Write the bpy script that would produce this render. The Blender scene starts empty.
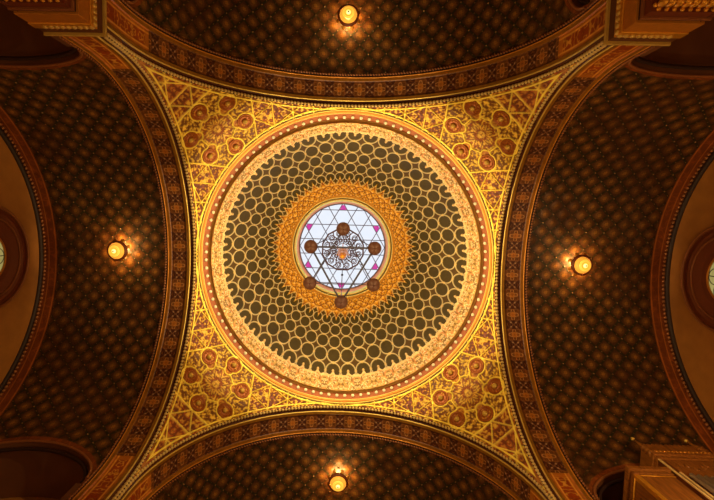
import bpy, bmesh, math, random
import numpy as np
from mathutils import Matrix, Vector
random.seed(7); rng = np.random.default_rng(7)
S = bpy.context.scene
COL = S.collection
PI = math.pi

# ------------------------------------------------------------------ helpers
def lin(c):
    c = np.asarray(c, float) / 255.0
    return np.where(c <= 0.04045, c / 12.92, ((c + 0.055) / 1.055) ** 2.4)

def tag(o, label=None, cat=None, group=None, kind=None):
    if label: o['label'] = label
    if cat: o['category'] = cat
    if group: o['group'] = group
    if kind: o['kind'] = kind
    return o

def link(name, me, mat, parent=None):
    o = bpy.data.objects.new(name, me)
    COL.objects.link(o)
    if mat is not None:
        if len(me.materials) == 0: me.materials.append(mat)
    if parent is not None: o.parent = parent
    return o

def empty(name, loc=(0, 0, 0), rz=0):
    o = bpy.data.objects.new(name, None); COL.objects.link(o)
    o.location = loc; o.rotation_euler = (0, 0, rz); o.empty_display_size = .2
    return o

def copy_tree(o, parent=None):
    c = o.copy(); COL.objects.link(c)
    if parent is not None: c.parent = parent
    for ch in o.children: copy_tree(ch, c)
    return c

def mesh_quads(name, co, quads, smooth=True, attrs=None):
    me = bpy.data.meshes.new(name)
    n = len(co); f = len(quads)
    me.vertices.add(n); me.vertices.foreach_set('co', np.asarray(co, np.float32).ravel())
    me.loops.add(f * 4); me.polygons.add(f)
    me.loops.foreach_set('vertex_index', np.asarray(quads, np.int32).ravel())
    me.polygons.foreach_set('loop_start', np.arange(0, f * 4, 4, dtype=np.int32))
    me.update(calc_edges=True)
    me.polygons.foreach_set('use_smooth', np.full(f, smooth))
    if attrs:
        if 'paint' in attrs:
            a = me.attributes.new('paint', 'FLOAT_COLOR', 'POINT')
            c = np.ones((n, 4), np.float32); c[:, :3] = attrs['paint'].reshape(-1, 3)
            a.data.foreach_set('color', c.ravel())
        if 'gilt' in attrs:
            a = me.attributes.new('gilt', 'FLOAT', 'POINT')
            a.data.foreach_set('value', attrs['gilt'].astype(np.float32).ravel())
    me.validate()
    return me

def grid_mesh(name, P, height=None, paint=None, gilt=None, closed_u=False, flip=False, inward=None):
    """P[nu,nv,3]; height pushes the surface towards the room (towards point 'inward')."""
    nu, nv = P.shape[:2]
    if height is not None:
        if closed_u:
            du = np.roll(P, -1, 0) - np.roll(P, 1, 0)
        else:
            du = np.gradient(P, axis=0)
        dv = np.gradient(P, axis=1)
        N = np.cross(du, dv); N /= np.linalg.norm(N, axis=2, keepdims=True) + 1e-9
        s = np.sign(((np.array(inward) - P) * N).sum(2, keepdims=True))
        P = P + N * s * height[..., None]
    iu = np.arange(nu if closed_u else nu - 1); iv = np.arange(nv - 1)
    I, J = np.meshgrid(iu, iv, indexing='ij')
    I2 = (I + 1) % nu
    q = np.stack([I * nv + J, I2 * nv + J, I2 * nv + J + 1, I * nv + J + 1], -1).reshape(-1, 4)
    if flip: q = q[:, ::-1]
    at = {}
    if paint is not None: at['paint'] = paint
    if gilt is not None: at['gilt'] = gilt
    return mesh_quads(name, P.reshape(-1, 3), q, True, at)

class MB:
    """collects shapes into ONE mesh"""
    def __init__(s): s.bm = bmesh.new()
    def box(s, lo, hi, bevel=0):
        lo = Vector(lo); hi = Vector(hi)
        r = bmesh.ops.create_cube(s.bm, size=1, matrix=Matrix.Translation((lo + hi) / 2) @ Matrix.Diagonal((*(hi - lo), 1)))
        if bevel:
            es = list({e for v in r['verts'] for e in v.link_edges})
            bmesh.ops.bevel(s.bm, geom=es, offset=bevel, segments=2, profile=.6, affect='EDGES')
        return s
    def lathe(s, prof, seg=32, mat=None, closed=False, x=1, y=1):
        mat = mat or Matrix()
        rings = []
        for (r, z) in prof:
            rings.append([s.bm.verts.new(mat @ Vector((r * x * math.cos(2 * PI * k / seg), r * y * math.sin(2 * PI * k / seg), z))) for k in range(seg)])
        m = len(rings)
        for i in range(m if closed else m - 1):
            a, b = rings[i], rings[(i + 1) % m]
            for k in range(seg):
                s.bm.faces.new((a[k], a[(k + 1) % seg], b[(k + 1) % seg], b[k])).smooth = True
        if not closed:
            for rg, (r, z) in ((rings[0], prof[0]), (rings[-1], prof[-1])):
                if r > 1e-5:
                    try: s.bm.faces.new(rg)
                    except Exception: pass
        return s
    def tube(s, pts, r, seg=8, closed=False):
        pts = [Vector(p) for p in pts]; n = len(pts); rings = []
        prev = None
        for i, p in enumerate(pts):
            if closed: t = pts[(i + 1) % n] - pts[i - 1]
            else: t = pts[min(i + 1, n - 1)] - pts[max(i - 1, 0)]
            t.normalize()
            if prev is None:
                a = Vector((0, 0, 1)) if abs(t.z) < .9 else Vector((1, 0, 0))
                u = t.cross(a).normalized()
            else:
                u = (prev - t * prev.dot(t)).normalized()
            prev = u; w = t.cross(u)
            rr = r[i] if hasattr(r, '__len__') else r
            rings.append([s.bm.verts.new(p + (u * math.cos(2 * PI * k / seg) + w * math.sin(2 * PI * k / seg)) * rr) for k in range(seg)])
        for i in range(n if closed else n - 1):
            a, b = rings[i], rings[(i + 1) % n]
            for k in range(seg):
                s.bm.faces.new((a[k], a[(k + 1) % seg], b[(k + 1) % seg], b[k])).smooth = True
        if not closed:
            s.bm.faces.new(rings[0][::-1]); s.bm.faces.new(rings[-1])
        return s
    def ball(s, c, r, sc=(1, 1, 1), rot=None, u=10, v=7):
        m = Matrix.Translation(c) @ (rot.to_4x4() if rot is not None else Matrix()) @ Matrix.Diagonal((r * sc[0], r * sc[1], r * sc[2], 1))
        g = bmesh.ops.create_uvsphere(s.bm, u_segments=u, v_segments=v, radius=1, matrix=m)
        for vt in g['verts']:
            for f in vt.link_faces: f.smooth = True
        return s
    def build(s, name, mat, parent=None):
        bmesh.ops.recalc_face_normals(s.bm, faces=s.bm.faces)
        me = bpy.data.meshes.new(name); s.bm.to_mesh(me); s.bm.free()
        return link(name, me, mat, parent)

# ------------------------------------------------------------------ materials (all procedural)
def nodes_of(name):
    m = bpy.data.materials.new(name); m.use_nodes = True
    nt = m.node_tree; return m, nt, nt.nodes, nt.links, nt.nodes['Principled BSDF']

def painted(name, rough=.5, metal_gilt=.55, metal_base=0.0, var=.25, scale=9, bump=.15, spec=.3):
    """colour comes from the painted ornament stored on the surface, broken up by wear noise"""
    m, nt, N, L, b = nodes_of(name)
    at = N.new('ShaderNodeAttribute'); at.attribute_name = 'paint'
    gi = N.new('ShaderNodeAttribute'); gi.attribute_name = 'gilt'
    tc = N.new('ShaderNodeTexCoord')
    nz = N.new('ShaderNodeTexNoise'); nz.inputs['Scale'].default_value = scale; nz.inputs['Detail'].default_value = 6
    L.new(tc.outputs['Object'], nz.inputs['Vector'])
    mr = N.new('ShaderNodeMapRange'); mr.inputs[1].default_value = .25; mr.inputs[2].default_value = .75
    mr.inputs[3].default_value = 1 - var; mr.inputs[4].default_value = 1 + var
    L.new(nz.outputs['Fac'], mr.inputs[0])
    vm = N.new('ShaderNodeVectorMath'); vm.operation = 'SCALE'
    L.new(at.outputs['Color'], vm.inputs[0]); L.new(mr.outputs[0], vm.inputs['Scale'])
    L.new(vm.outputs[0], b.inputs['Base Color'])
    mm = N.new('ShaderNodeMapRange'); mm.inputs[3].default_value = metal_base; mm.inputs[4].default_value = metal_gilt
    L.new(gi.outputs['Fac'], mm.inputs[0]); L.new(mm.outputs[0], b.inputs['Metallic'])
    b.inputs['Roughness'].default_value = rough; b.inputs['Specular IOR Level'].default_value = spec
    bp = N.new('ShaderNodeBump'); bp.inputs['Strength'].default_value = bump; bp.inputs['Distance'].default_value = .02
    nz2 = N.new('ShaderNodeTexNoise'); nz2.inputs['Scale'].default_value = 40; nz2.inputs['Detail'].default_value = 3
    L.new(tc.outputs['Object'], nz2.inputs['Vector'])
    L.new(nz2.outputs['Fac'], bp.inputs['Height']); L.new(bp.outputs['Normal'], b.inputs['Normal'])
    return m

def plain(name, rgb, rough=.5, metal=0.0, var=.2, scale=12, emit=None, estr=0, spec=.4):
    m, nt, N, L, b = nodes_of(name)
    c = lin(rgb)
    tc = N.new('ShaderNodeTexCoord')
    nz = N.new('ShaderNodeTexNoise'); nz.inputs['Scale'].default_value = scale; nz.inputs['Detail'].default_value = 4
    L.new(tc.outputs['Object'], nz.inputs['Vector'])
    cr = N.new('ShaderNodeMix'); cr.data_type = 'RGBA'
    cr.inputs[6].default_value = (*(c * (1 - var)), 1); cr.inputs[7].default_value = (*np.minimum(c * (1 + var), 1), 1)
    L.new(nz.outputs['Fac'], cr.inputs[0]); L.new(cr.outputs[2], b.inputs['Base Color'])
    b.inputs['Roughness'].default_value = rough; b.inputs['Metallic'].default_value = metal
    b.inputs['Specular IOR Level'].default_value = spec
    if emit is not None:
        e = lin(emit); b.inputs['Emission Color'].default_value = (*e, 1); b.inputs['Emission Strength'].default_value = estr
    return m

def woodgrain(name, a, bcol, rough=.4):
    m, nt, N, L, b = nodes_of(name)
    tc = N.new('ShaderNodeTexCoord'); mp = N.new('ShaderNodeMapping'); mp.inputs['Scale'].default_value = (14, 14, 1.2)
    nz = N.new('ShaderNodeTexNoise'); nz.inputs['Scale'].default_value = 2.5; nz.inputs['Detail'].default_value = 6
    L.new(tc.outputs['Object'], mp.inputs[0]); L.new(mp.outputs[0], nz.inputs['Vector'])
    cr = N.new('ShaderNodeValToRGB'); cr.color_ramp.elements[0].color = (*lin(a), 1); cr.color_ramp.elements[1].color = (*lin(bcol), 1)
    cr.color_ramp.elements[0].position = .35; cr.color_ramp.elements[1].position = .7
    L.new(nz.outputs['Fac'], cr.inputs[0]); L.new(cr.outputs[0], b.inputs['Base Color']); b.inputs['Roughness'].default_value = rough
    return m

M = {
 'dome': painted('dome_gilt_stucco', rough=.6, metal_gilt=.15, var=.15, scale=5, spec=.1),
 'pend': painted('pendentive_gilding', rough=.5, metal_gilt=.35, var=.25, scale=3),
 'vault': painted('vault_painted_lozenges', rough=.38, metal_gilt=.6, var=.3, scale=3, spec=.35),
 'soffit': painted('arch_painted_ornament', rough=.45, metal_gilt=.4, var=.25, scale=6),
 'wall': painted('wall_painted_plaster', rough=.6, var=.25, scale=2),
 'beads': plain('rope_beads_old_gold', (214, 182, 112), .5, .1),
 'beads_warm': plain('rope_beads_copper', (150, 92, 52), .45, .3),
 'gold': plain('gold_leaf', (226, 160, 48), .38, .55),
 'gold_pale': plain('pale_gold_leaf', (222, 186, 92), .4, .4),
 'gilt_bright': plain('bright_burnished_gilding', (250, 212, 140), .35, .15),
 'gold_orange': plain('orange_gold_leaf', (206, 134, 44), .42, .4),
 'redbrown': plain('oxblood_paint', (116, 54, 22), .5, .1),
 'medal': plain('medallion_copper', (150, 78, 20), .4, .3),
 'darkband': plain('dark_paint_and_gap_shade', (44, 20, 12), .6),  # dark mouldings, and shade painted into the cornice gaps
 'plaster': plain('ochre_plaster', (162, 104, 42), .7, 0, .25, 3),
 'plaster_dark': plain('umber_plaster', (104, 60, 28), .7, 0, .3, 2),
 'brown_metal': plain('patinated_brass', (88, 52, 44), .5, .25),
 'dark_metal': plain('blackened_iron', (70, 66, 84), .6, .2, spec=.2),
 'lead': plain('window_lead', (120, 122, 156), .7, 0, .1, spec=.1),
 'marble': plain('red_marble', (110, 52, 34), .25, 0, .4, 5),
 'floor': plain('warm_stone_floor', (120, 92, 66), .4, 0, .3, 1.5),
 'pipe': plain('tin_organ_pipe', (220, 212, 198), .3, .25, .05),
 'wood': woodgrain('organ_walnut', (118, 68, 24), (170, 106, 42)),
 'wood_dark': woodgrain('organ_dark_walnut', (86, 40, 16), (128, 66, 26)),
 'bulbglass': plain('lit_lamp_glass', (240, 200, 110), .3, 0, .05, 12, (255, 196, 62), .95),
 'bulbamber': plain('amber_lamp_glass', (220, 150, 60), .3, 0, .05, 12, (244, 172, 56), .85),
 'bulbcore': plain('lit_lamp_core', (250, 230, 160), .3, 0, .05, 12, (255, 236, 150), 1.5),
}
def pane_mat(name, rgb, strength, rgb2=None):
    m, nt, N, L, b = nodes_of(name)
    tc = N.new('ShaderNodeTexCoord'); nz = N.new('ShaderNodeTexNoise'); nz.inputs['Scale'].default_value = 3
    L.new(tc.outputs['Object'], nz.inputs['Vector'])
    mx = N.new('ShaderNodeMix'); mx.data_type = 'RGBA'
    mx.inputs[6].default_value = (*lin(rgb), 1); mx.inputs[7].default_value = (*lin(rgb2 or rgb), 1)
    L.new(nz.outputs['Fac'], mx.inputs[0]); b.inputs['Base Color'].default_value = (*(lin(rgb) * .05), 1)
    L.new(mx.outputs[2], b.inputs['Emission Color']); b.inputs['Emission Strength'].default_value = strength
    b.inputs['Roughness'].default_value = .2
    return m
M['sky_glass'] = pane_mat('daylit_clear_glass', (236, 238, 246), 1.0, (222, 232, 246))
M['pink_glass'] = pane_mat('daylit_pink_glass', (224, 62, 178), .85, (205, 50, 160))
M['pale_glass'] = pane_mat('daylit_yellow_glass', (214, 196, 120), .62, (150, 136, 70))

# ------------------------------------------------------------------ building dimensions
A = 5.0; ZS = 10.2; W = 1.05
AX = np.array([-.0196, -.009])                  # the dome axis leans very slightly
def axis_off(z): return AX * max(0.0, z - 15.6)

def sm(x, e0, e1):
    t = np.clip((x - e0) / (e1 - e0), 0, 1); return t * t * (3 - 2 * t)
def line(d, w, soft): return 1 - sm(np.abs(d), w, w + soft)
def mixc(base, col, m): return base * (1 - m[..., None]) + lin(col) * m[..., None]

NG = rng.random((256, 256)) * 2 - 1
def noise(u, v, sc, seed=0):
    """smooth random blotches, roughly -1..1"""
    u = u * sc + seed * 17.3; v = v * sc + seed * 9.1
    iu = np.floor(u).astype(int); iv = np.floor(v).astype(int); fu = u - iu; fv = v - iv
    fu = fu * fu * (3 - 2 * fu); fv = fv * fv * (3 - 2 * fv)
    g = lambda a, b: NG[a % 256, b % 256]
    return ((g(iu, iv) * (1 - fu) + g(iu + 1, iv) * fu) * (1 - fv) + (g(iu, iv + 1) * (1 - fu) + g(iu + 1, iv + 1) * fu) * fv) * 1.3
def scroll(u, v, sc, w=.10, seed=0):
    """wandering tendrils: the zero lines of a smooth random field"""
    n = noise(u, v, sc, seed) + .4 * noise(u, v, sc * 2.1, seed + 1)
    return line(n, w, w)
def arabesque(u, v, k=1.0):
    """thin interlacing scrolls, 0..1"""
    a = np.sin(k * (9.1 * u + 2.1 * np.sin(6.3 * v))) * np.sin(k * (8.7 * v + 2.3 * np.sin(5.9 * u)))
    b = np.sin(k * (15 * u - 7 * v) + 2 * np.sin(k * 5 * v)) + np.sin(k * (15 * v + 6 * u) + 2 * np.sin(k * 6 * u))
    return np.maximum(line(a, .10, .16), .8 * line(b, .12, .25))

# ================================================================== DOME
F = 457.83
def dome_prof(t): return 4.6 * np.cos(t), 15.6 + 5.9 * np.sin(t)
NU, NV = 1152, 330
T1 = math.acos(2.38 / 4.6)
t = np.linspace(-.03, T1, NV); ang = np.arange(NU) * 2 * PI / NU
TT, AA = np.meshgrid(t, ang)
r, z = dome_prof(TT)
P = np.stack([r * np.cos(AA) + AX[0] * (z - 15.6), r * np.sin(AA) + AX[1] * (z - 15.6), z], -1)
rho = r / z * F                                  # apparent radius used only to space the rows evenly up the shell
# rotate so that a tangent point lies on each main axis
ca = (AA / (2 * PI) * 48) % 1 - .5
rb = np.log(119.5 / rho) / .125
row = np.round(rb); fb = rb - row
d = np.hypot(ca, fb)
cell = sm(d, .46, .41)
lat = line(d - .478, .012, .040)
diag = np.minimum(np.abs(.5 - np.abs(ca)), .5) ; diag2 = np.abs(.5 - np.abs(fb))
node1 = 1 - sm(np.hypot(.5 - np.abs(ca), fb), .05, .10)
node2 = 1 - sm(np.hypot(ca, .5 - np.abs(fb)), .05, .10)
node = np.maximum(node1, node2)
base = np.ones(P.shape) * lin((90, 66, 16))
base = mixc(base, (76, 62, 14), cell)
lines = np.maximum(lat, node * .9)
base = mixc(base, (226, 206, 150), lines)
base = mixc(base, (240, 196, 104), node * .7)
h = lines * .035
# stucco collar at the foot of the dome, with lotus points
s1 = AA * 4.5; s2 = rb * .6
tip = np.abs(ca) / .5
bound = 123.2 - 3.0 * np.clip(1 - tip * 3.2, 0, 1)
stuc = sm(rho, bound - .5, bound + .5)
DX = AA * 192 / (2 * PI); DY = rb * 4.0 ; mir = np.abs((AA / (2 * PI) * 24) % 1 - .5) * 8     # ornament mirrored bay by bay
ar = scroll(mir, DY * 1.0, 1.9, .16)
ar2 = noise(mir, DY, 3.3, 3) * 1.2
sb = np.ones(P.shape) * lin((210, 172, 92))
sb = mixc(sb, (255, 234, 180), sm(ar, .25, .7))
sb = mixc(sb, (214, 146, 84), sm(ar2, .45, .75))
sb = mixc(sb, (138, 96, 36), sm(-ar2, .38, .6) * .9)
dot = 1 - sm(np.hypot(ca * 1.0, (rho - 119.6) / 15.0), .05, .10)
sb = mixc(sb, (250, 215, 150), line(rho - bound - 1.3, .6, .8) * .8)
base = base * (1 - stuc[..., None]) + sb * stuc[..., None]
base = mixc(base, (250, 210, 140), dot)
h = h * (1 - stuc) + stuc * (.05 + .03 * ar) + dot * .05
# lotus collar round the lantern
ca2 = (AA / (2 * PI) * 48) % 1 - .5
tipb = 66.0 + 4.5 * np.clip(1 - np.abs(ca2) * 2.6, 0, 1) + 2.5 * np.clip(1 - np.abs(ca2) * 6, 0, 1)
gold = 1 - sm(rho, tipb - .4, tipb + .4)
q = (66.0 - rho) / 3.4
rowq = np.floor(q); fq = q - rowq
cc = ((AA / (2 * PI) * 48 + .5 * (rowq % 2)) % 1) - .5
pet = np.hypot(cc * 1.7, (fq - .1) * 1.0)
petl = line(pet - .82, .06, .1)
gb = np.ones(P.shape) * lin((222, 150, 20))
gb = mixc(gb, (246, 184, 46), sm(pet, .7, .1))
gb = mixc(gb, (128, 66, 8), petl)
gb = mixc(gb, (150, 78, 12), sm(noise(mir, rb * 4, 2.2, 5), .25, .5) * .7)
gb = mixc(gb, (254, 206, 96), scroll(mir, rb * 4, 1.2, .1, 6) * .7)
gb = mixc(gb, (252, 208, 110), 1 - sm(np.hypot(cc, fq - .55), .1, .2))
gb = mixc(gb, (250, 205, 110), line(rho - tipb + .8, .4, .5) * .7)
base = base * (1 - gold[..., None]) + gb * gold[..., None]
h = h * (1 - gold) + gold * (.05 + .015 * sm(pet, .8, .1))
gi = np.clip(np.maximum(lines, np.maximum(stuc * .3, gold)), 0, 1)
me = grid_mesh('ceiling', P, h, base, gi, closed_u=True, inward=(0, 0, 14))
dome = link('ceiling', me, M['dome']); tag(dome, 'round dome with a gilt lattice of circles over olive coffers', 'ceiling', kind='structure')

def ring_lathe(name, prof, mat, parent, seg=192, z0=15.6):
    mb = MB(); o = None
    rings = []
    pts = np.array(prof)
    co = []
    for (rr, zz) in prof:
        off = axis_off(zz)
        for k in range(seg):
            co.append((rr * math.cos(2 * PI * k / seg) + off[0], rr * math.sin(2 * PI * k / seg) + off[1], zz))
    q = []
    for i in range(len(prof) - 1):
        for k in range(seg):
            q.append((i * seg + k, i * seg + (k + 1) % seg, (i + 1) * seg + (k + 1) % seg, (i + 1) * seg + k))
    me = mesh_quads(name, np.array(co), np.array(q), True)
    return link(name, me, mat, parent)
def tor(rc, zc, rad, n=8, a0=0, a1=2 * PI):
    return [(rc + rad * math.cos(a0 + (a1 - a0) * k / n), zc + rad * math.sin(a0 + (a1 - a0) * k / n)) for k in range(n + 1)]

# cornice at the foot of the dome
ring_lathe('cornice_fillet', tor(4.975, 15.25, .035), M['darkband'], dome)
ring_lathe('cornice_moulding', tor(4.93, 15.27, .035), M['gold_pale'], dome)
ring_lathe('cornice_moulding', [(4.96, 15.36), (4.91, 15.30), (4.86, 15.33), (4.86, 15.38)], M['gold_orange'], dome)
ring_lathe('cornice_moulding', tor(4.855, 15.36, .03), M['gold_pale'], dome)
ring_lathe('cornice_frieze', [(4.86, 15.36), (4.82, 15.41), (4.70, 15.50), (4.66, 15.53)], plain('cornice_terracotta_gilding', (166, 84, 20), .55, .05), dome)
ring_lathe('cornice_moulding', [(4.675, 15.515), (4.60, 15.56), (4.55, 15.60)], plain('cornice_cream_fillet', (240, 200, 120), .6), dome)
ring_lathe('cornice_backing', [(5.02, 15.2), (5.0, 15.5), (4.6, 15.62)], M['gold_orange'], dome)
mb = MB()
for k in range(108):
    a = 2 * PI * (k + .5) / 108
    mb.ball((4.73 * math.cos(a), 4.73 * math.sin(a), 15.45), .06, (1, 1, .35), Vector((-.6 * math.cos(a), -.6 * math.sin(a), -.8)).to_track_quat('Z', 'Y').to_matrix(), u=8, v=6)
mb.build('bead_row', plain('ivory_beads', (250, 232, 190), .5), dome)
# lantern rim
ring_lathe('lantern_rim', [(2.42, 20.58), (2.36, 20.60), (2.33, 20.66), (2.28, 20.70)], M['gold'], dome)
ring_lathe('lantern_rim', tor(2.27, 20.70, .035), M['gold_pale'], dome)
ring_lathe('lantern_rim', [(2.25, 20.72), (2.20, 20.80)], plain('lantern_olive_line', (110, 100, 30), .5, .2), dome)
ring_lathe('lantern_rim', tor(2.17, 20.80, .035), M['gold_pale'], dome)
ring_lathe('lantern_rim', [(2.16, 20.82), (2.10, 20.88), (2.09, 20.92)], plain('lantern_green_gold', (196, 186, 74), .45, .3), dome)
ring_lathe('lantern_rim', [(2.09, 20.92), (2.02, 21.10), (1.99, 21.4)], plain('lantern_copper_reveal', (206, 132, 76), .5, .2), dome)

# ------------------------------------------------------------------ lantern window
ox, oy = axis_off(21.3)
win = empty('window_1', (ox, oy, 21.3)); tag(win, 'round daylit stained glass window crowning the dome', 'window', kind='structure')
RG = 1.98
mb = MB(); mb.lathe([(0, .02), (RG, .02)], 96)
mb.build('glass_pane', M['sky_glass'], win)
# kagome leading: three families of bars
SP = .68
def clip_bar(ang_n, off, R=RG):
    n = Vector((math.cos(ang_n), math.sin(ang_n), 0)); tdir = Vector((-n.y, n.x, 0)); hl = math.sqrt(max(0, R * R - off * off))
    return n * off - tdir * hl, n * off + tdir * hl
mb = MB()
for fam in (PI / 2, PI / 6, 5 * PI / 6):
    for kk in (-2.5, -1.5, -.5, .5, 1.5, 2.5):
        o_ = kk * SP
        if abs(o_) < RG - .05:
            p0, p1 = clip_bar(fam, o_)
            mb.tube([p0 + Vector((0, 0, -.02)), p1 + Vector((0, 0, -.02))], .018, 6)
mb.tube([(RG * math.cos(2 * PI * k / 64), RG * math.sin(2 * PI * k / 64), -.01) for k in range(64)], .02, 6, closed=True)
mb.build('leading', M['lead'], win)
for k in range(6):
    a = PI / 2 + k * PI / 3
    n = Vector((math.cos(a), math.sin(a), 0)); tt = Vector((-n.y, n.x, 0))
    b0 = n * 1.70; ap = n * 2.04
    bm = bmesh.new()
    w0 = .2; 
    pts = [b0 - tt * w0, b0 + tt * w0, n * 1.93 + tt * .065, n * 1.93 - tt * .065]
    vs = [bm.verts.new((p.x, p.y, -.0)) for p in pts]; vt = [bm.verts.new((p.x, p.y, .015)) for p in pts]
    bm.faces.new(vs); bm.faces.new(vt[::-1])
    for i in range(4): bm.faces.new((vs[i], vs[(i + 1) % 4], vt[(i + 1) % 4], vt[i]))
    m_ = bpy.data.meshes.new('pink_pane'); bm.to_mesh(m_); bm.free()
    link('pink_pane', m_, M['pink_glass'], win)['label'] = 'magenta triangular pane'

# ================================================================== PENDENTIVES
c0 = np.array([4.055, 4.055, 14.335]); RS = A * math.sqrt(2)
nn = c0 - np.array([0, 0, ZS]); nn /= np.linalg.norm(nn)
lat_ = np.array([1, -1, 0]) / math.sqrt(2); out_ = np.cross(lat_, nn)
if out_[0] < 0: out_ = -out_
NP, NR = 620, 300
ph = np.linspace(0, PI / 2, NP); s = np.linspace(0, 1, NR)
PH, SS = np.meshgrid(ph, s, indexing='ij')
rmax = A / np.maximum(np.cos(PH), np.sin(PH))
RR = 4.96 + (rmax - 4.96) * SS
zz = ZS + np.sqrt(np.maximum(RS * RS - RR * RR, 0))
P = np.stack([RR * np.cos(PH), RR * np.sin(PH), zz], -1)
V = P - c0; U_ = V @ out_; V_ = V @ lat_
ang_d = np.arctan2(V_, U_); rad = np.hypot(U_, V_)
edge = np.minimum(A - P[..., 0], A - P[..., 1])   # distance from the arches
redge = RR - 4.95
L_ = np.zeros(P.shape[:2]); red = np.zeros(P.shape[:2])
for n_a in (0, 2 * PI / 3, -2 * PI / 3):
    nu_ = U_ * math.cos(n_a) + V_ * math.sin(n_a); tv = -U_ * math.sin(n_a) + V_ * math.cos(n_a)
    L_ = np.maximum(L_, line(nu_ - 1.2, .015, .02))
    red = np.maximum(red, sm(nu_, 1.18, 1.22))
    # fan of straight straps beyond the big triangle
    for k0 in range(4):
        zt = 1.2 + k0 * .62
        m_in = (nu_ > zt) & (nu_ < zt + .62)
        sl = .68
        f = (nu_ - zt) * sl if k0 % 2 == 0 else (.62 - (nu_ - zt)) * sl
        L_ = np.maximum(L_, np.where(m_in, line(np.abs(tv) - f, .012, .02), 0))
        if k0: L_ = np.maximum(L_, line(nu_ - zt, .012, .02))
# inner hexagon between the medallions
hexd = np.full(P.shape[:2], -9.)
for k in range(6):
    a = PI / 6 + k * PI / 3
    hexd = np.maximum(hexd, U_ * math.cos(a) + V_ * math.sin(a))
L_ = np.maximum(L_, line(hexd - .57, .014, .02))
hexin = 1 - sm(hexd, .5, .55)
med = np.full(P.shape[:2], 9.); lobe = np.full(P.shape[:2], 9.)
for k in range(6):
    a = k * PI / 3
    med = np.minimum(med, np.hypot(U_ - .91 * math.cos(a), V_ - .91 * math.sin(a)))
    lobe = np.minimum(lobe, np.hypot(U_ - .66 * math.cos(a), V_ - .66 * math.sin(a)))
keyd = np.minimum(med - .285, lobe - .16)
L_ = np.where(keyd < -.02, 0, L_)
L_ = np.maximum(L_, line(keyd, .014, .02))
L_ = np.maximum(L_, line(edge - .06, .012, .014))
L_ = np.maximum(L_, line(redge - .05, .014, .02))
arb = scroll(U_, np.abs(V_), 11.0, .15, 2)
fine = np.sin(rad * 26 + 3 * np.cos(6 * ang_d)) * np.cos(12 * ang_d)
base = np.ones(P.shape) * lin((164, 118, 22))
base = base * (1 - red[..., None]) + lin((158, 72, 16)) * red[..., None]
base = mixc(base, (212, 160, 40), sm(arb, .2, .7) * .9)
spk = noise(U_, np.abs(V_), 17.0, 4) * .75 + noise(U_, np.abs(V_), 25.0, 5) * .5
outer = sm(U_, .9, 2.2)
base = mixc(base, (244, 204, 78), sm(spk, .26, .5) * (.85 - .45 * outer))
base = mixc(base, (170, 78, 22), outer * .45)
base = mixc(base, (98, 38, 12), sm(-spk, .04, .24) * .85)
base = mixc(base, (150, 66, 24), hexin * sm(fine, .0, .4) * .8)
base = mixc(base, (226, 178, 72), hexin * sm(-fine, .2, .6) * .8)
base = mixc(base, (178, 96, 26), (1 - sm(keyd, -.05, -.01)) * .6)
base = mixc(base, (252, 222, 92), L_)
hh = L_ * .03 + arb * .012 + sm(spk, .3, .8) * .008
gi = np.clip(L_ + .5 * sm(arb, .2, .7), 0, 1)
pme = grid_mesh('pendentive', P, hh, base, gi, inward=(0, 0, 8))
med_mb = None
def medal_mesh():
    mb = MB()
    mb.lathe([(.255, .0), (.25, .035), (.225, .045), (.205, .03), (.17, .012), (.12, .008), (.085, .02), (.06, .05), (.03, .07), (0, .075)], 28)
    for k in range(10):
        a = 2 * PI * k / 10
        mb.ball((.17 * math.cos(a), .17 * math.sin(a), .016), .028, (1.5, .6, .5), Matrix.Rotation(a, 3, 'Z'), 6, 4)
    bmesh.ops.recalc_face_normals(mb.bm, faces=mb.bm.faces)
    me = bpy.data.meshes.new('medallion'); mb.bm.to_mesh(me); mb.bm.free(); me.materials.append(M['medal']); return me
mme = medal_mesh()
bmm = MB(); bmm.lathe([(.085, .03), (.075, .07), (.04, .10), (0, .11)], 16)
bmesh.ops.recalc_face_normals(bmm.bm, faces=bmm.bm.faces); bos = bpy.data.meshes.new('boss'); bmm.bm.to_mesh(bos); bmm.bm.free(); bos.materials.append(M['gold_pale'])
corner_names = {0: 'lower right', 1: 'lower left', 2: 'upper left', 3: 'upper right'}
for k in range(4):
    # world +Y is the lower edge of the photo
    o = link('ceiling_pendentive', pme, M['pend']); o.rotation_euler = (0, 0, k * PI / 2)
    tag(o, 'gilded triangular pendentive with six copper medallions, %s of the dome in the photo' % corner_names[k], 'ceiling', kind='structure')
    for j in range(6):
        a = j * PI / 3
        p = c0 + .91 * (math.cos(a) * out_ + math.sin(a) * lat_)
        n = p - np.array([0, 0, ZS]); n /= np.linalg.norm(n); p = np.array([0, 0, ZS]) + n * RS
        mo = bpy.data.objects.new('medallion', mme); COL.objects.link(mo); mo.parent = o
        mo.matrix_local = Matrix.Translation(p) @ Vector(-n).to_track_quat('Z', 'Y').to_matrix().to_4x4()
        bo = bpy.data.objects.new('boss', bos); COL.objects.link(bo); bo.parent = mo

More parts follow.
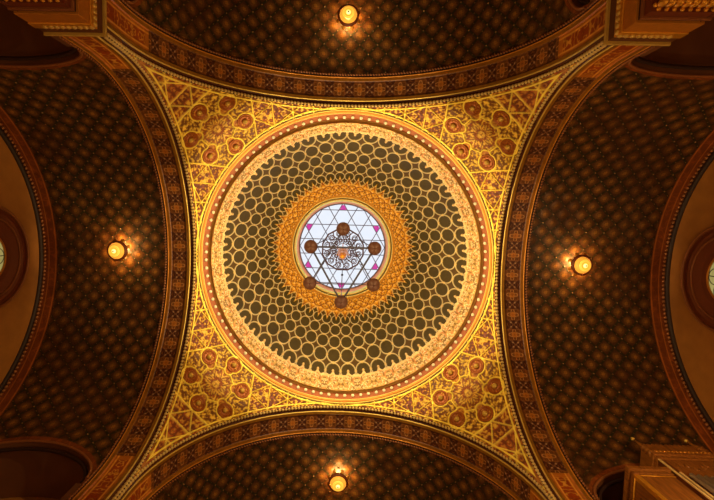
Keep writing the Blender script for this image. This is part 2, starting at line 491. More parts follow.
# ================================================================== CROSSING ARCHES
# local frame: arch of the arm that runs along +X; soffit from x=A to x=A+W
def soffit_mesh(depth0=.0, depth1=W, zlow=9.5):
    NA = 900; NX = 90
    x = np.linspace(depth0, depth1, NX)
    vert = ZS - zlow
    total = PI * A + 2 * vert
    sarc = np.linspace(0, total, NA)
    y = np.empty(NA); zc = np.empty(NA); ny = np.empty(NA); nz = np.empty(NA)
    for i, q in enumerate(sarc):
        if q < vert: y[i], zc[i], ny[i], nz[i] = -A, zlow + q, 1, 0
        elif q > total - vert: y[i], zc[i], ny[i], nz[i] = A, zlow + total - q, -1, 0
        else:
            th = (q - vert) / A
            y[i], zc[i] = -A * math.cos(th), ZS + A * math.sin(th); ny[i], nz[i] = math.cos(th), -math.sin(th)
    X, Q = np.meshgrid(x, sarc); Zc = np.repeat(zc[:, None], NX, 1)
    mid = Q - total / 2
    # profile (positive = towards the room)
    prof = np.interp(x, [0, .07, .1, .14, .19, .2, .3, .31, .8, .82, .92, .94, .98, W], [0, 0, -.06, -.07, -.05, .01, .01, -.02, -.02, .01, .01, -.04, -.04, 0])
    H = np.repeat(prof[None, :], NA, 0)
    base = np.ones(X.shape + (3,)) * lin((60, 24, 10))
    ol = ((X > .195) & (X < .305)); base[ol] = lin((148, 100, 28))
    g2 = ((X > .815) & (X < .925)); base[g2] = lin((152, 98, 28))
    dk = (X > .07) & (X < .195); base[dk] = lin((84, 34, 16))
    pat = (X > .305) & (X < .815)
    lowp = Zc < 11.3
    pitch = .65
    fu = (mid / pitch) % 1 - .5; fv = (X - .56) / pitch
    # flower blocks at fu=0, dark diamonds between
    rr = np.hypot(fu, fv); an = np.arctan2(fv, fu)
    bg = sm(np.abs(fu), .24, .29)
    b = np.ones(X.shape + (3,)) * lin((108, 60, 20))
    b = mixc(b, (66, 28, 18), bg)
    flower = line(rr - (.2 + .08 * np.cos(4 * an)), .018, .02)
    b = mixc(b, (206, 148, 92), flower * (1 - bg) * .9)
    b = mixc(b, (184, 110, 38), (1 - sm(rr, .1, .16)))
    sq = np.maximum(np.abs(fu), np.abs(fv))
    b = mixc(b, (170, 104, 54), line(sq - .27, .012, .015) * .3)
    fu2 = (mid / pitch + .5) % 1 - .5
    xl = np.minimum(np.abs(np.abs(fu2) - np.abs(fv) * .9), 9)
    b = mixc(b, (186, 140, 110), line(xl, .010, .02) * bg * .35)
    b = mixc(b, (206, 170, 140), (1 - sm(np.hypot(np.abs(fu2) - .11, np.abs(fv) - .12), .025, .05)) * bg * .8)
    b = mixc(b, (150, 96, 44), sm(noise(np.abs(fu), np.abs(fv), 22, 8), .3, .6) * .5)
    b = mixc(b, (80, 36, 16), scroll(np.abs(fu), np.abs(fv), 14, .16, 7) * .55)
    lb = np.ones(X.shape + (3,)) * lin((176, 100, 30))
    panel = (np.abs(X - .56) < .15) & (Zc < 11.15)
    lb[panel] = lin((150, 62, 16))
    lb = mixc(lb, (222, 150, 60), line(np.abs(X - .56) - .17, .014, .015))
    lb = mixc(lb, (206, 140, 52), scroll(mid, np.abs(X - .56), 9, .14, 9) * panel)
    b = np.where(lowp[..., None], lb, b)
    base = np.where(pat[..., None], b, base)
    G = np.where(ol | g2, .8, 0) + np.where(pat, np.maximum(flower, .2), 0)
    Pm = np.stack([A + X, np.repeat(y[:, None], NX, 1) + ny[:, None] * H, Zc + nz[:, None] * H], -1)
    return grid_mesh('arch_soffit', Pm, None, base, np.clip(G, 0, 1))
def rope_mesh(name, x, rad_c, r, pitch, twist=.5, zlow=9.5, aspect=1.0, fat=1.0):
    """beaded rope following the arch"""
    mb = MB()
    n = int(PI * rad_c / pitch)
    for k in range(n):
        th = PI * (k + .5) / n
        c = (x, -rad_c * math.cos(th), ZS + rad_c * math.sin(th))
        R_ = Matrix.Rotation(-(th - PI / 2), 3, 'X') @ Matrix.Rotation(twist, 3, 'Z')
        mb.ball(c, r, (fat, aspect * pitch / (2 * r) * .98, fat), R_, 8, 6)
    m = int((ZS - zlow) / pitch)
    for sgn in (-1, 1):
        for k in range(m):
            mb.ball((x, sgn * rad_c, ZS - (k + .5) * pitch), r, (fat, fat, aspect * pitch / (2 * r) * .98), None, 8, 6)
    bmesh.ops.recalc_face_normals(mb.bm, faces=mb.bm.faces)
    me = bpy.data.meshes.new(name); mb.bm.to_mesh(me); mb.bm.free(); return me
def hoop_mesh(name, x, rad_c, r, zlow=9.5):
    mb = MB()
    pts = [(x, -rad_c, zlow)] + [(x, -rad_c * math.cos(PI * k / 96), ZS + rad_c * math.sin(PI * k / 96)) for k in range(97)] + [(x, rad_c, zlow)]
    mb.tube(pts, r, 8); bmesh.ops.recalc_face_normals(mb.bm, faces=mb.bm.faces)
    me = bpy.data.meshes.new(name); mb.bm.to_mesh(me); mb.bm.free(); return me
sme = soffit_mesh()
r1 = rope_mesh('rope_moulding', A + .045, A + .01, .05, .11)
r2 = rope_mesh('outer_rope_moulding', A + W - .03, A + .0, .03, .09)
h1 = hoop_mesh('fillet', A + .2, A - .0, .022)
h2 = hoop_mesh('fillet', A + .93, A - .0, .02)
r1.materials.append(M['beads']); r2.materials.append(M['beads_warm']); h1.materials.append(M['gold_pale']); h2.materials.append(M['gold_orange'])
arm_dir = {0: 'right', 1: 'lower', 2: 'left', 3: 'upper'}
for k in range(4):
    root = link('trim_%d' % (k + 1), sme, M['soffit']); root.rotation_euler = (0, 0, k * PI / 2)
    tag(root, 'painted crossing arch with rope moulding on the %s side of the dome' % arm_dir[k], 'arch', kind='structure')
    for me_, nm in ((r1, 'rope_moulding'), (r2, 'outer_rope_moulding'), (h1, 'fillet'), (h2, 'fillet')):
        c = bpy.data.objects.new(nm, me_); COL.objects.link(c); c.parent = root

# ================================================================== BARREL VAULTS of the four arms
NXC, NHW, NZS = 8.22, 2.06, 10.5          # side niches: centre along the arm, half width, springing height
def niche_top(x, crown):
    u = np.clip(1 - ((x - NXC) / NHW) ** 2, 0, 1)
    return np.where(np.abs(x - NXC) < NHW, NZS + (crown - NZS) * np.sqrt(u), ZS)
RV = 5.07
def vault_mesh(Lx, crown_neg, crown_pos):
    NX = 300; NA = 860
    x = np.linspace(A + W - .01, Lx, NX)
    def th0(c):
        zt = np.maximum(niche_top(x, c), ZS); return np.arcsin(np.clip((zt - ZS) / RV, 0, 1))
    a0 = th0(crown_neg); a1 = PI - th0(crown_pos)
    s = np.linspace(0, 1, NA)
    TH = a0[:, None] + (a1 - a0)[:, None] * s[None]
    X = np.repeat(x[:, None], NA, 1)
    P = np.stack([X, -RV * np.cos(TH), ZS + RV * np.sin(TH)], -1)
    v = (TH - PI / 2) * RV
    p = .58
    su = X - 6.1; 
    a = (su / p + v / p); b = (su / p - v / p)
    fa = np.abs(a % 1 - .5); fb = np.abs(b % 1 - .5)      # 0 at lozenge centre, .5 on outline
    ins = np.maximum(fa, fb)
    wav = .03 * np.sin(2 * PI * a * 1) * 0
    base = np.ones(P.shape) * lin((74, 42, 20))
    cen = 1 - sm((fa ** 1.5 + fb ** 1.5) ** (1 / 1.5) * .6 + ins * .4, .06, .44)
    base = mixc(base, (134, 88, 38), cen)
    base = mixc(base, (160, 108, 46), 1 - sm(np.hypot(fa, fb), .03, .18))
    star = line(np.abs(fa - fb), .02, .03) * (1 - sm(ins, .3, .36))
    base = mixc(base, (60, 34, 14), star * .35)
    base = mixc(base, (38, 36, 16), sm(ins, .38, .46))
        # gilt studs: lozenge corners and the middle of each outline
    n1 = np.hypot(.5 - fa, .5 - fb); n2 = np.minimum(np.hypot(.5 - fa, fb), np.hypot(fa, .5 - fb))
    st = np.maximum(1 - sm(n1, .035, .065), .8 * (1 - sm(n2, .02, .045)))
    base = mixc(base, (190, 140, 90), st * .8)
    base = mixc(base, (52, 30, 12), sm(noise(fa, fb, 16, 3), .1, .5) * .45)
    base = mixc(base, (70, 34, 14), sm(noise(X, v, .9, 6), -.1, .8) * .35)
    # red border bands along the edges and round the niches
    zt0 = niche_top(X, crown_neg); zt1 = niche_top(X, crown_pos)
    near_n = np.where(v < 0, P[..., 2] - zt0, P[..., 2] - zt1)
    
    e_n = np.where(v < 0, 1.0, 1.0) * np.hypot(np.maximum(np.abs(X - NXC) - NHW, 0), np.maximum(near_n, 0) * 1.6)
    crn = np.where(v < 0, crown_neg, crown_pos)
    eld = np.sqrt(((X - NXC) / (NHW + .16)) ** 2 + (np.maximum(P[..., 2] - NZS, 0) / (crn - NZS + .2)) ** 2)
    border = np.maximum(1 - sm(eld, .985, 1.0), sm(X, Lx - .50, Lx - .47))
    bb = np.ones(P.shape) * lin((120, 60, 24))
    bb = mixc(bb, (156, 80, 30), scroll(su, v, 7, .14, 4) * .6)
    bb = mixc(bb, (176, 100, 44), line(X - Lx + .44, .012, .012)); bb = mixc(bb, (176, 100, 44), line(X - Lx + .2, .012, .012))
    base = base * (1 - border[..., None]) + bb * border[..., None]
    h = (cen * .012 + st * .03) * (1 - border)
    return grid_mesh('vault', P, h, base, np.clip(st + .25 * cen, 0, 1) * (1 - border) + .2 * border, inward=(8, 0, ZS + .5))

def niche_mesh(crown_n, sgn):
    """soffit of the niche: from the vault surface back to the rear wall"""
    n = 72; mb = MB(); bm = mb.bm; rows = []
    for k in range(n + 1):
        a = PI * k / n
        x = NXC - NHW * math.cos(a); zt = NZS + (crown_n - NZS) * math.sin(a)
        yv = math.sqrt(max(RV * RV - (zt - ZS) ** 2, 0))
        rows.append([bm.verts.new((x, sgn * (yv + (6.4 - yv) * j / 5), zt)) for j in range(6)])
    lo0 = [bm.verts.new((NXC - NHW, v.co.y, -1.5)) for v in rows[0]]; lo1 = [bm.verts.new((NXC + NHW, v.co.y, -1.5)) for v in rows[-1]]
    rows = [lo0] + rows + [lo1]
    for i in range(len(rows) - 1):
        for j in range(5):
            bm.faces.new((rows[i][j], rows[i + 1][j], rows[i + 1][j + 1], rows[i][j + 1])).smooth = True
    return mb
def niche_rim(crown_n, sgn, dr, r, z_in=0.0):
    pts = []
    for k in range(61):
        a = PI * k / 60
        x = NXC - (NHW + dr) * math.cos(a); zt = NZS + (crown_n - NZS + dr) * math.sin(a)
        yv = math.sqrt(max(RV * RV - (zt - ZS) ** 2, 0)) - .01 + z_in
        pts.append((x, sgn * yv, zt))
    return pts

arms = [ # k, length, crown at local -y, crown at local +y
    (0, 10.56, 11.22, 11.62), (1, 10.5, 11.45, 11.45), (2, 10.26, 11.72, 11.33), (3, 10.5, 11.45, 11.45)]
side = {0: 'right', 1: 'front', 2: 'left', 3: 'back'}
windex = 2
for (k, Lx, cn, cp) in arms:
    vm_ = vault_mesh(Lx, cn, cp)
    o = link('ceiling_vault', vm_, M['vault']); o.rotation_euler = (0, 0, k * PI / 2)
    tag(o, 'dark barrel vault with rows of brown lozenges and gilt studs, %s arm in the photo' % arm_dir[k], 'ceiling', kind='structure')
    for (c_, sg) in ((cn, -1), (cp, 1)):
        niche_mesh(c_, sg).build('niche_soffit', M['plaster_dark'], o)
        m = MB(); m.tube(niche_rim(c_, sg, .02, 0), .035, 8); m.build('niche_moulding', M['beads_warm'], o)
        m = MB(); m.tube(niche_rim(c_, sg, -.10, 0, .12), .05, 8); m.build('niche_moulding', M['darkband'], o)
    # side walls: strips either side of the niche, and the wall at the back of the niche
    wl = MB()
    for sg in (-1, 1):
        y0, y1 = (sg * A, sg * 6.5) if sg > 0 else (sg * 6.5, sg * A)
        wl.box((NXC + NHW, y0, -1.5), (Lx, y1, ZS + .15)) if Lx - NXC - NHW > .02 else None
        yb = sorted((sg * 6.4, sg * 6.6)); wl.box((A + W, yb[0], -1.5), (Lx, yb[1], 12.2))
    wo = wl.build('wall_%s_sides' % side[k], M['plaster']); wo.rotation_euler = (0, 0, k * PI / 2)
    tag(wo, 'ochre plaster side walls of the %s arm' % arm_dir[k], 'wall', kind='structure')
    # end wall with a round window opening
    ZW, RW = 13.0, 1.5
    bm = bmesh.new(); seg = 96
    inner = []; outer = []
    for j in range(seg):
        a = 2 * PI * j / seg; ca_, sa_ = math.cos(a), math.sin(a)
        inner.append(bm.verts.new((Lx, RW * ca_, ZW + RW * sa_)))
        sc_ = min(6.5 / max(abs(ca_), 1e-6), (ZS + RV + .2 - ZW) / max(sa_, 1e-6) if sa_ > 0 else (ZW + 1.5) / max(-sa_, 1e-6))
        outer.append(bm.verts.new((Lx, sc_ * ca_, ZW + sc_ * sa_)))
    for j in range(seg):
        bm.faces.new((inner[j], inner[(j + 1) % seg], outer[(j + 1) % seg], outer[j]))
    me = bpy.data.meshes.new('end_wall'); bm.to_mesh(me); bm.free()
    eo = link('wall_%s' % side[k], me, M['plaster']); eo.rotation_euler = (0, 0, k * PI / 2)
    tag(eo, 'ochre end wall of the %s arm around a round window' % arm_dir[k], 'wall', kind='structure')
    # end arch ropes
    for nm, x_, rc_, r_, mt in (('rope_moulding', Lx - .06, RV - .03, .05, 'beads_warm'),):
        rm = rope_mesh(nm, x_, rc_, r_, .13); rm.materials.append(M[mt]); c = bpy.data.objects.new(nm, rm); COL.objects.link(c); c.parent = eo
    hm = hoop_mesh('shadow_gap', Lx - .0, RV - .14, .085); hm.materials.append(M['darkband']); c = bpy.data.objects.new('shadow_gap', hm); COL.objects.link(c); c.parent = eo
    # round window
    wroot = empty('window_%d' % windex); wroot.rotation_euler = (0, 0, k * PI / 2); windex += 1
    tag(wroot, 'round leaded window in a stepped red surround on the %s end wall' % arm_dir[k], 'window', kind='structure')
    T = Matrix.Translation((Lx, 0, ZW)) @ Matrix.Rotation(PI / 2, 4, 'Y')     # local z -> outwards +x
    m = MB(); m.lathe(tor(1.5, -.02, .045, 10)[:-1], 96, T, closed=True); m.build('outer_ring', M['beads_warm'], wroot)
    m = MB(); m.lathe([(1.5, .0), (1.42, .05), (1.40, .02), (1.3, .02), (1.27, .05), (1.1, .06), (1.06, .09), (.98, .09), (.95, .12), (.86, .12), (.76, .14), (.70, .16), (.70, .19)], 96, T); 
    for f in [f for f in m.bm.faces if len(f.verts) > 4]: m.bm.faces.remove(f)
    m.build('surround', M['redbrown'], wroot)
    m = MB(); m.lathe(tor(1.19, .03, .03, 8)[:-1], 96, T, closed=True); m.build('middle_ring', M['beads_warm'], wroot)
    m = MB(); m.lathe(tor(.71, .14, .03, 8)[:-1], 64, T, closed=True); m.build('inner_ring', M['gold_orange'], wroot)
    m = MB(); m.lathe([(0, .18), (.72, .18)], 64, T); m.build('glass_pane', M['pale_glass'], wroot)
    m = MB()
    for q_ in range(6):
        a = q_ * PI / 3
        m.tube([T @ Vector((0, 0, .17)), T @ Vector((.69 * math.cos(a), .69 * math.sin(a), .17))], .014, 6)
        m.tube([T @ Vector((.45 * math.cos(a) + .24 * math.cos(j * PI / 8), .45 * math.sin(a) + .24 * math.sin(j * PI / 8), .17)) for j in range(16)], .012, 5, closed=True)
    m.tube([T @ Vector((.3 * math.cos(j * PI / 16), .3 * math.sin(j * PI / 16), .17)) for j in range(32)], .014, 5, closed=True)
    m.build('tracery', M['dark_metal'], wroot)

# ================================================================== CORNER PIERS
def pier():
    root = empty('wall_pier', (0, 0, 0))
    a0, a1 = A, A + W + .2
    def lay(name, z0, z1, inset, mat, bev=0.0):
        MB().box((a0 + inset, a0 + inset, z0), (a1, a1, z1), bev).build(name, M[mat], root)
    lay('core', 9.2, 10.25, .03, 'plaster_dark')
    lay('lip', 9.44, 9.5, -.03, 'gold_pale', .01)
    lay('cornice_recess', 9.2, 9.44, .04, 'darkband')  # shadow gap under the lip, its shade put in as dark colour
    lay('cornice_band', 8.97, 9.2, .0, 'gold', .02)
    m = MB()
    for k in range(9):
        c = a0 + .06 + k * .115
        m.ball((c, a0 - .0, 9.09), .055, (1, .8, 1), None, 8, 6); m.ball((a0 - .0, c, 9.09), .055, (.8, 1, 1), None, 8, 6)
    m.build('bead_row', M['gold_pale'], root)
    lay('fascia', 8.6, 8.97, .03, 'gold_orange', .01)
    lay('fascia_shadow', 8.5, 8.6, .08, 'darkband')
    lay('fascia_line', 8.44, 8.5, .04, 'beads_warm', .01)
    lay('frieze', 8.25, 8.44, .08, 'redbrown')
    lay('capital', 7.5, 8.25, .16, 'redbrown')
    m = MB()
    for row_, zc in ((0, 8.05), (1, 7.75)):
        for k in range(8):
            c = a0 + .14 + k * .13
            m.ball((c, a0 + .13, zc), .07, (.8, .8, 1.7), None, 8, 6); m.ball((a0 + .13, c, zc), .07, (.8, .8, 1.7), None, 8, 6)
            m.ball((c, a0 + .08, zc + .1), .04, (1, 1, .8), None, 6, 5); m.ball((a0 + .08, c, zc + .1), .04, (1, 1, .8), None, 6, 5)
    m.build('capital_leaves', M['gold'], root)
    lay('shaft', -1.5, 7.5, .2, 'marble', .03)
    return root
p0 = pier()
for k in range(4):
    o = p0 if k == 0 else copy_tree(p0)
    o.rotation_euler = (0, 0, k * PI / 2)
    tag(o, 'corner pier with gilt cornice and leaf capital, %s of the crossing' % corner_names[k], 'pier', kind='structure')

fl = MB().box((-11, -11, -.2), (11, 11, 0)).build('floor', M['floor']); tag(fl, 'warm stone floor of the hall', 'floor', kind='structure')

# ================================================================== STAR CHANDELIER
CX, CY, CZ = -.075, 0.01, 13.6
ch = empty('star_chandelier', (CX, CY, CZ)); tag(ch, 'large star-shaped chandelier with six bowl lamps hanging below the dome window', 'chandelier')
RL = 1.10
pts = [Vector((RL * math.cos(PI / 2 + k * PI / 3), RL * math.sin(PI / 2 + k * PI / 3), 0)) for k in range(6)]
for tri in ((0, 2, 4), (1, 3, 5)):
    m = MB()
    for i in range(3):
        a, b = pts[tri[i]], pts[tri[(i + 1) % 3]]
        m.tube([a, b], .028 if tri[0] == 0 else .013, 8)
        if tri[0]: continue
        off = Vector((0, 0, .07)); m.tube([a + off, b + off], .012 if tri[0] == 0 else .007, 6)
        for j in range(1, 12):
            p = a.lerp(b, j / 12); m.tube([p, p + off], .008, 5)
    m.build('star_triangle', M['dark_metal'], ch)
for k in range(6):
    b = empty('tmp', (0, 0, 0)); bpy.data.objects.remove(b)
    T = Matrix.Translation(pts[k])
    m = MB(); m.lathe([(0, -.17), (.03, -.165), (.07, -.14), (.14, -.10), (.19, -.04), (.205, .03), (.20, .05), (.17, .05), (.16, 0), (.1, -.06), (0, -.08)], 28, T)
    bowl = m.build('lamp_bowl', M['brown_metal'], ch)
    m = MB()
    m.lathe([(0, -.23), (.02, -.225), (.035, -.19), (.02, -.165), (0, -.16)], 12, T)
    m.build('finial', M['brown_metal'], bowl)
    m = MB(); m.ball(pts[k] + Vector((0, 0, .03)), .08, (1, 1, .8)); m.build('bulb', M['bulbglass'], bowl)
CR = 6.75                        # filigree crown height above the star
for k in range(6):
    a = PI / 2 + k * PI / 3
    top = Vector((.86 * math.cos(a) + .0, .86 * math.sin(a), CR)); bot = pts[k] + Vector((0, 0, .05))
    m = MB(); N_ = 40
    m.tube([bot, top], .010, 6)
    for j in range(1, N_):
        p = bot.lerp(top, j / N_); m.ball(p, .020, (1, 1, 1.8), None, 6, 4)
    m.ball(bot.lerp(top, .75), .05, (1, 1, 2.2)); m.build('chain', M['dark_metal'], ch)
# filigree crown
m = MB()
N12 = 12
def ringpts(R, z, n=64, ph=0): return [(R * math.cos(2 * PI * j / n + ph), R * math.sin(2 * PI * j / n + ph), z) for j in range(n)]
m.tube(ringpts(.93, CR, 12, PI / 12), .036, 8, closed=True)
m.tube(ringpts(.56, CR, 48), .016, 6, closed=True)
m.tube(ringpts(.27, CR, 32), .016, 6, closed=True)
for j in range(12):
    a = 2 * PI * j / 12
    def pp(R, da): return (R * math.cos(a + da), R * math.sin(a + da), CR)
    m.tube([pp(.27, 0), pp(.40, .12), pp(.56, 0), pp(.72, -.10), pp(.92, 0)], .024, 6)
    for (R, rr_) in ((.72, .12), (.42, .085)):
        sp = []
        for q_ in range(22):
            tq = q_ / 21; rad_ = rr_ * (1 - .75 * tq); aa = a + PI / 12 + 0
            sp.append((R * math.cos(aa) + rad_ * math.cos(aa + 9 * tq), R * math.sin(aa) + rad_ * math.sin(aa + 9 * tq), CR))
        m.tube(sp, .021, 5)
        sp = [((R * math.cos(aa)) + rr_ * math.cos(2 * PI * q_ / 14), (R * math.sin(aa)) + rr_ * math.sin(2 * PI * q_ / 14), CR) for q_ in range(14)]
        m.tube(sp, .016, 5, closed=True)
    m.ball(pp(.56, 0), .04); m.ball(pp(.93, PI / 12), .035)
m.build('filigree_crown', M['brown_metal'], ch)
m = MB(); m.lathe([(0, 3.05), (.03, 3.06), (.075, 3.12), (.075, 3.2), (.03, 3.28), (.06, 3.36), (.13, 3.6), (.16, 3.8), (.12, 4.0), (.05, 4.1), (.05, 4.6), (.12, 4.8), (.2, 5.1), (.22, 5.3), (.12, 5.5), (.05, 5.6), (.04, 7.6)], 24)
for j in range(6):
    a = j * PI / 3 + PI / 2
    m.tube([(.15 * math.cos(a), .15 * math.sin(a), 5.2), (.32 * math.cos(a), .32 * math.sin(a), 5.6), (.28 * math.cos(a), .28 * math.sin(a), 6.2), (.27 * math.cos(a), .27 * math.sin(a), CR)], .02, 6)
m.build('central_stem', M['gold_orange'], ch)

# ================================================================== FOUR HANGING LAMPS
def lamp():
    root = empty('pendant_lamp')                 # origin on the lamp's glass bowl; vault is 1 m above
    m = MB(); m.lathe([(.185, -.12), (.21, -.09), (.255, -.02), (.27, .05), (.25, .05), (.2, -.05), (.175, -.10)], 40, closed=True)
    bowl = m.build('glass_bowl', M['bulbamber'], root)
    m = MB(); m.lathe([(0, -.155), (.06, -.155), (.13, -.14), (.182, -.118), (.17, -.1), (0, -.12)], 36); m.build('glass_dish', M['bulbglass'], bowl)
    m = MB(); m.lathe([(.095, -.168), (.115, -.162), (.118, -.146), (.092, -.152)], 32, closed=True); m.build('glass_ridge', M['bulbamber'], bowl)
    m = MB(); m.lathe([(0, -.185), (.035, -.18), (.06, -.165), (.065, -.15), (0, -.15)], 20); m.build('glowing_centre', M['bulbcore'], bowl)
    m = MB(); m.lathe([(0, -.235), (.018, -.225), (.024, -.205), (.012, -.185), (0, -.18)], 12); m.build('finial', M['dark_metal'], bowl)
    m = MB(); m.lathe([(.272, .0), (.30, .0), (.335, .05), (.33, .12), (.31, .13), (.29, .11), (.28, .06)], 48, closed=True)
    for j in range(16):
        a = j * PI / 8
        m.ball((.335 * math.cos(a), .335 * math.sin(a), .06), .022, (1, 1, 1.4), None, 6, 5)
    col = m.build('collar', M['redbrown'], root)
    for j in range(8):
        a = j * PI / 4 + PI / 8
        R_ = Matrix.Rotation(a, 3, 'Z') @ Matrix.Rotation(.9, 3, 'Y')
        m = MB(); m.ball((.35 * math.cos(a), .35 * math.sin(a), .16), .08, (.14, .8, 1.0), R_, 10, 6)
        m.build('collar_leaf', M['gold_orange'], col)
    m = MB()
    for j in range(3):
        a = j * 2 * PI / 3
        m.tube([(.29 * math.cos(a), .29 * math.sin(a), .12), (.02 * math.cos(a), .02 * math.sin(a), .34)], .008, 6)
    m.tube([(0, 0, .33), (0, 0, .44)], .018, 8); m.build('hanger', M['dark_metal'], root)
    m = MB(); m.lathe([(.0, .36), (.05, .365), (.09, .38), (.12, .41), (.12, .43)], 24); m.build('ceiling_rose', M['redbrown'], root)
    return root
lp = lamp()
lpos = [((-7.52, -.14), 'left'), ((7.64, -.10), 'right'), ((-.1, -7.74), 'upper'), ((-.01, 7.56), 'lower')]
lamp_label = {
 'left': 'glowing round brass pendant lamp nearest the left edge, under the left vault',
 'right': 'glowing round brass pendant lamp under the right vault, above the organ',
 'upper': 'glowing round brass pendant lamp at the top edge of the photo',
 'lower': 'glowing round brass pendant lamp at the bottom edge of the photo'}
LIGHTS = []
for i, ((x, y), nm) in enumerate(lpos):
    o = lp if i == 0 else copy_tree(lp)
    o.location = (x, y, 14.82)
    tag(o, lamp_label[nm], 'lamp', 'pendant lamps under the vaults')
    LIGHTS.append((x, y, 14.82 + .17))

# ================================================================== ORGAN in the right arm
org = empty('organ_case', (8.2, 5.2, 6.0)); tag(org, 'carved walnut pipe organ with gilt edges and pinnacles in the lower right corner', 'organ')
def part(m, name, mat, parent=org):
    o = m.build(name, M[mat]); o.parent = parent
    inv = Matrix.Translation(-Vector((8.2, 5.2, 6.0)))
    if parent is org: o.data.transform(inv)
    return o
WX0, WX1, WY, WZ = 6.88, 7.78, 4.36, 10.6
TX0, TX1, TY, TZ = 7.80, 9.22, 4.27, 11.15
part(MB().box((WX0, WY, 6.0), (WX1, 6.0, WZ), .01), 'side_tower', 'wood')
m = MB(); m.box((WX0 - .09, WY - .1, WZ - .10), (WX1, 6.0, WZ + .04), .015); m.box((WX0 - .04, WY - .05, WZ - .2), (WX1, 6.0, WZ - .12), .01)
part(m, 'side_cornice', 'wood')
m = MB()
m.box((WX0 - .02, WY - .02, 6.2), (WX0 + .09, WY + .09, WZ - .2), .012)
m.tube([(WX0 - .02, WY + .05, WZ - .25), (WX0 - .02, 5.8, WZ - .25)], .025, 8)
m.tube([(WX0 + .1, WY - .02, WZ - .25), (WX1, WY - .02, WZ - .25)], .015, 8)
part(m, 'side_gilt_arris', 'gold')
for yy in (4.75, 5.25):
    m = MB(); m.box((WX0 - .02, yy, 7.0), (WX0 + .02, yy + .38, WZ - .45), .015)
    pn = part(m, 'side_panel', 'wood_dark')
for yy in (4.94, 5.44):
    for zz_ in (9.8, 9.2, 8.6, 8.0):
        m = MB(); m.ball((WX0 - .03, yy, zz_), .09, (.3, 1, 1.4)); m.ball((WX0 - .03, yy, zz_ + .16), .06, (.3, 1.6, .8))
        part(m, 'side_carving', 'gold_orange')
part(MB().box((TX0, TY, 6.0), (TX1, 6.0, TZ), .01), 'main_tower', 'wood_dark')
m = MB(); m.box((TX0 - .08, TY - .1, TZ - .08), (TX1 + .08, 6.0, TZ + .02), .012); m.box((TX0 - .04, TY - .05, TZ - .17), (TX1 + .04, 6.0, TZ - .09), .01)
part(m, 'main_cornice', 'wood')
for k in range(14): part(MB().ball((TX0 + .08 + k * .1, TY - .1, TZ + .05), .028, u=8, v=6), 'cornice_bead', 'gold_orange')
m = MB(); m.box((TX0, TY - .06, TZ + .02), (TX1, TY, TZ + .48), .01)
for k in range(12):
    c = TX0 + .08 + k * .115
    m.ball((c, TY - .03, TZ + .5), .06, (.8, .4, 1.2), None, 8, 6)
m.box((TX0 - .06, TY, TZ + .02), (TX0, 5.6 - .8, TZ + .40), .01)
part(m, 'cresting', 'wood')
m = MB(); m.box((TX0, TY - .085, TZ + .06), (TX1, TY - .06, TZ + .14), .005); part(m, 'cresting_gilt_line', 'gold_orange')
def pinnacle(x, y):
    T = Matrix.Translation((x, y, TZ))
    m = MB(); m.lathe([(0, .0), (.10, .0), (.10, .12), (.07, .16), (.115, .2), (.07, .25), (.07, .3), (.105, .34), (.055, .38), (.07, .44), (.035, .6), (.022, .78), (0, .80)], 10, T)
    o = part(m, 'pinnacle', 'wood')
    m = MB(); m.ball((x, y, TZ + .84), .048)
    b = m.build('ball_finial', M['gold_pale']); b.data.transform(Matrix.Translation(-Vector((8.2, 5.2, 6.0)))); b.parent = o
pinnacle(TX0 - .0, TY - .02); pinnacle(TX1 - .02, TY - .02)
for xx, z1 in ((TX0 + .0, TZ - .18), (TX0 + .10, TZ - .75), (TX1 - .05, TZ - .18)):
    part(MB().box((xx - .022, TY - .035, 6.1), (xx + .022, TY, z1), .006), 'gilt_strip', 'gilt_bright')
m = MB(); m.box((TX0 + .14, TY - .01, TZ - .95), (TX1 - .1, TY + .0, TZ - .2), .003)
for k in range(9):
    m.ball((TX0 + .25 + k * .12, TY - .02, TZ - .5 + .1 * math.sin(k * 1.3)), .05, (1.2, .4, 1.6), None, 8, 6)
part(m, 'carved_frieze', 'wood')
npipe = 8
for k in range(npipe):
    x_ = TX0 + .22 + k * .135
    zt = TZ - 1.0 - .12 * math.sin(PI * (k + .5) / npipe) + .1
    m = MB(); m.lathe([(0, 6.3), (.02, 6.3), (.052, 6.8), (.052, zt), (.045, zt), (.045, zt - .05), (0, zt - .05)], 14, Matrix.Translation((x_, TY - .065, 0)))
    part(m, 'organ_pipe', 'pipe')
gal = MB().box((6.3, 4.0, 5.75), (10.5, 6.4, 6.0)).build('floor_gallery', M['wood']); tag(gal, 'organ gallery floor below the organ case', 'floor', kind='structure')

# ================================================================== LIGHT
def point(name, loc, power, col, size=.1):
    l = bpy.data.lights.new(name, 'POINT'); l.energy = power; l.color = col; l.shadow_soft_size = size
    o = bpy.data.objects.new(name, l); o.location = loc; COL.objects.link(o); return o
def spot(name, loc, power, col, cone, blend=.5, target=None, size=.1):
    l = bpy.data.lights.new(name, 'SPOT'); l.energy = power; l.color = col; l.spot_size = math.radians(cone); l.spot_blend = blend; l.shadow_soft_size = size
    o = bpy.data.objects.new(name, l); o.location = loc; COL.objects.link(o)
    d = Vector(target) - Vector(loc); o.rotation_euler = d.to_track_quat('-Z', 'Y').to_euler(); return o
YEL = (1, .76, .36)
# up-light of the six chandelier bowls
for k in range(6):
    p = Vector((CX, CY, CZ)) + pts[k] + Vector((0, 0, .16))
    spot('chandelier_uplight', p, 180, (1, .76, .42), 174, .12, p + Vector((0, 0, 5)), .12)
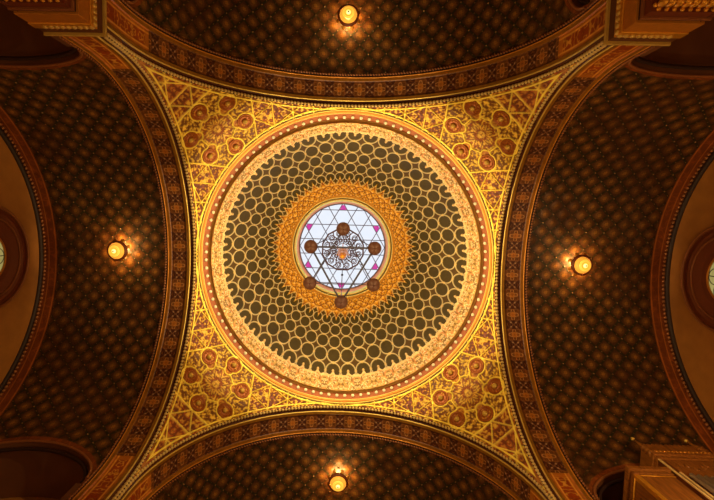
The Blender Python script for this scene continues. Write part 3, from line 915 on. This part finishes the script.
# added spots by the pier cornices, unseen, brightening the dome and the pendentive across
for k in range(4):
    a = PI / 4 + k * PI / 2
    p = Vector((6.7 * math.cos(a), 6.7 * math.sin(a), 8.9))
    q_ = Vector((-4.9 * math.cos(a), -4.9 * math.sin(a), 14.9))
    spot('added_dome_flood', p, 1900, (1, .73, .28), 54, .5, q_, .15)
point('organ_fill_light', (7.4, 2.4, 7.6), 260, (1, .66, .3), .2)  # added fill without a fixture, brightens the organ case and pipes
for (x, y, z_) in LIGHTS:
    point('pendant_bulb', (x, y, z_), 62, (1, .66, .22), .05)
# warm lamps lower down in the arms (wall lights of the galleries, outside the frame)
for k in range(4):
    a = k * PI / 2
    for s_ in (-1, 1):
        x, y = 7.6, s_ * 3.6
        point('gallery_wall_light', (x * math.cos(a) - y * math.sin(a), x * math.sin(a) + y * math.cos(a), 4.6), 105 * (.9, 1.15, .7, .38)[k] * (.45 if (k, s_) in ((2, 1), (0, -1)) else 1), (1, .62, .24), .4)
for k in range(4):
    a = PI / 4 + k * PI / 2
    point('hall_light', (4.0 * math.cos(a), 4.0 * math.sin(a), 3.6), 90, (1, .62, .26), .4)
# daylight entering through the lantern
l = bpy.data.lights.new('lantern_daylight', 'AREA'); l.shape = 'DISK'; l.size = 3.6; l.energy = 60; l.color = (.92, .96, 1)
o = bpy.data.objects.new('lantern_daylight', l); o.location = (ox, oy, 21.2); COL.objects.link(o)
wd = bpy.data.worlds.new('World'); S.world = wd; wd.use_nodes = True
bg = wd.node_tree.nodes['Background']; bg.inputs[0].default_value = (.9, .95, 1, 1); bg.inputs[1].default_value = .02

# ================================================================== CAMERA (fitted to the photograph)
f, rx, ry, rz, cx, cy = 457.83, .0802, .0252, .028, -.0486, -1.4629
def Rm():
    X = Matrix.Rotation(rx, 3, 'X'); Y = Matrix.Rotation(ry, 3, 'Y'); Z = Matrix.Rotation(rz, 3, 'Z'); return Z @ Y @ X
R_ = Rm().transposed()                 # camera -> world, columns: image right, image down, forward
right, down, fwd = R_.col[0], R_.col[1], R_.col[2]
cam = bpy.data.cameras.new('Camera'); co = bpy.data.objects.new('Camera', cam); COL.objects.link(co)
mw = Matrix.Identity(4)
for i in range(3): mw[i][0] = right[i]; mw[i][1] = -down[i]; mw[i][2] = -fwd[i]
CAMZ = 0.0
mw[0][3], mw[1][3], mw[2][3] = cx, cy, CAMZ
co.matrix_world = mw
cam.sensor_fit = 'HORIZONTAL'; cam.sensor_width = 36; cam.lens = 36 * f / 714
cam.shift_x = 25.175 / 714; cam.shift_y = 2.904 / 714
cam.clip_start = .05; cam.clip_end = 200
S.camera = co
# the hall floor lies 1.5 m below the camera
fl.location.z = -1.5

S.view_settings.view_transform = 'Standard'; S.view_settings.look = 'None'; S.view_settings.gamma = 1
S.view_settings.exposure = 0.0; S.view_settings.use_curve_mapping = False
S.cycles.use_denoising = True
S.cycles.max_bounces = 6; S.cycles.diffuse_bounces = 4; S.cycles.glossy_bounces = 3
S.cycles.sample_clamp_indirect = 4
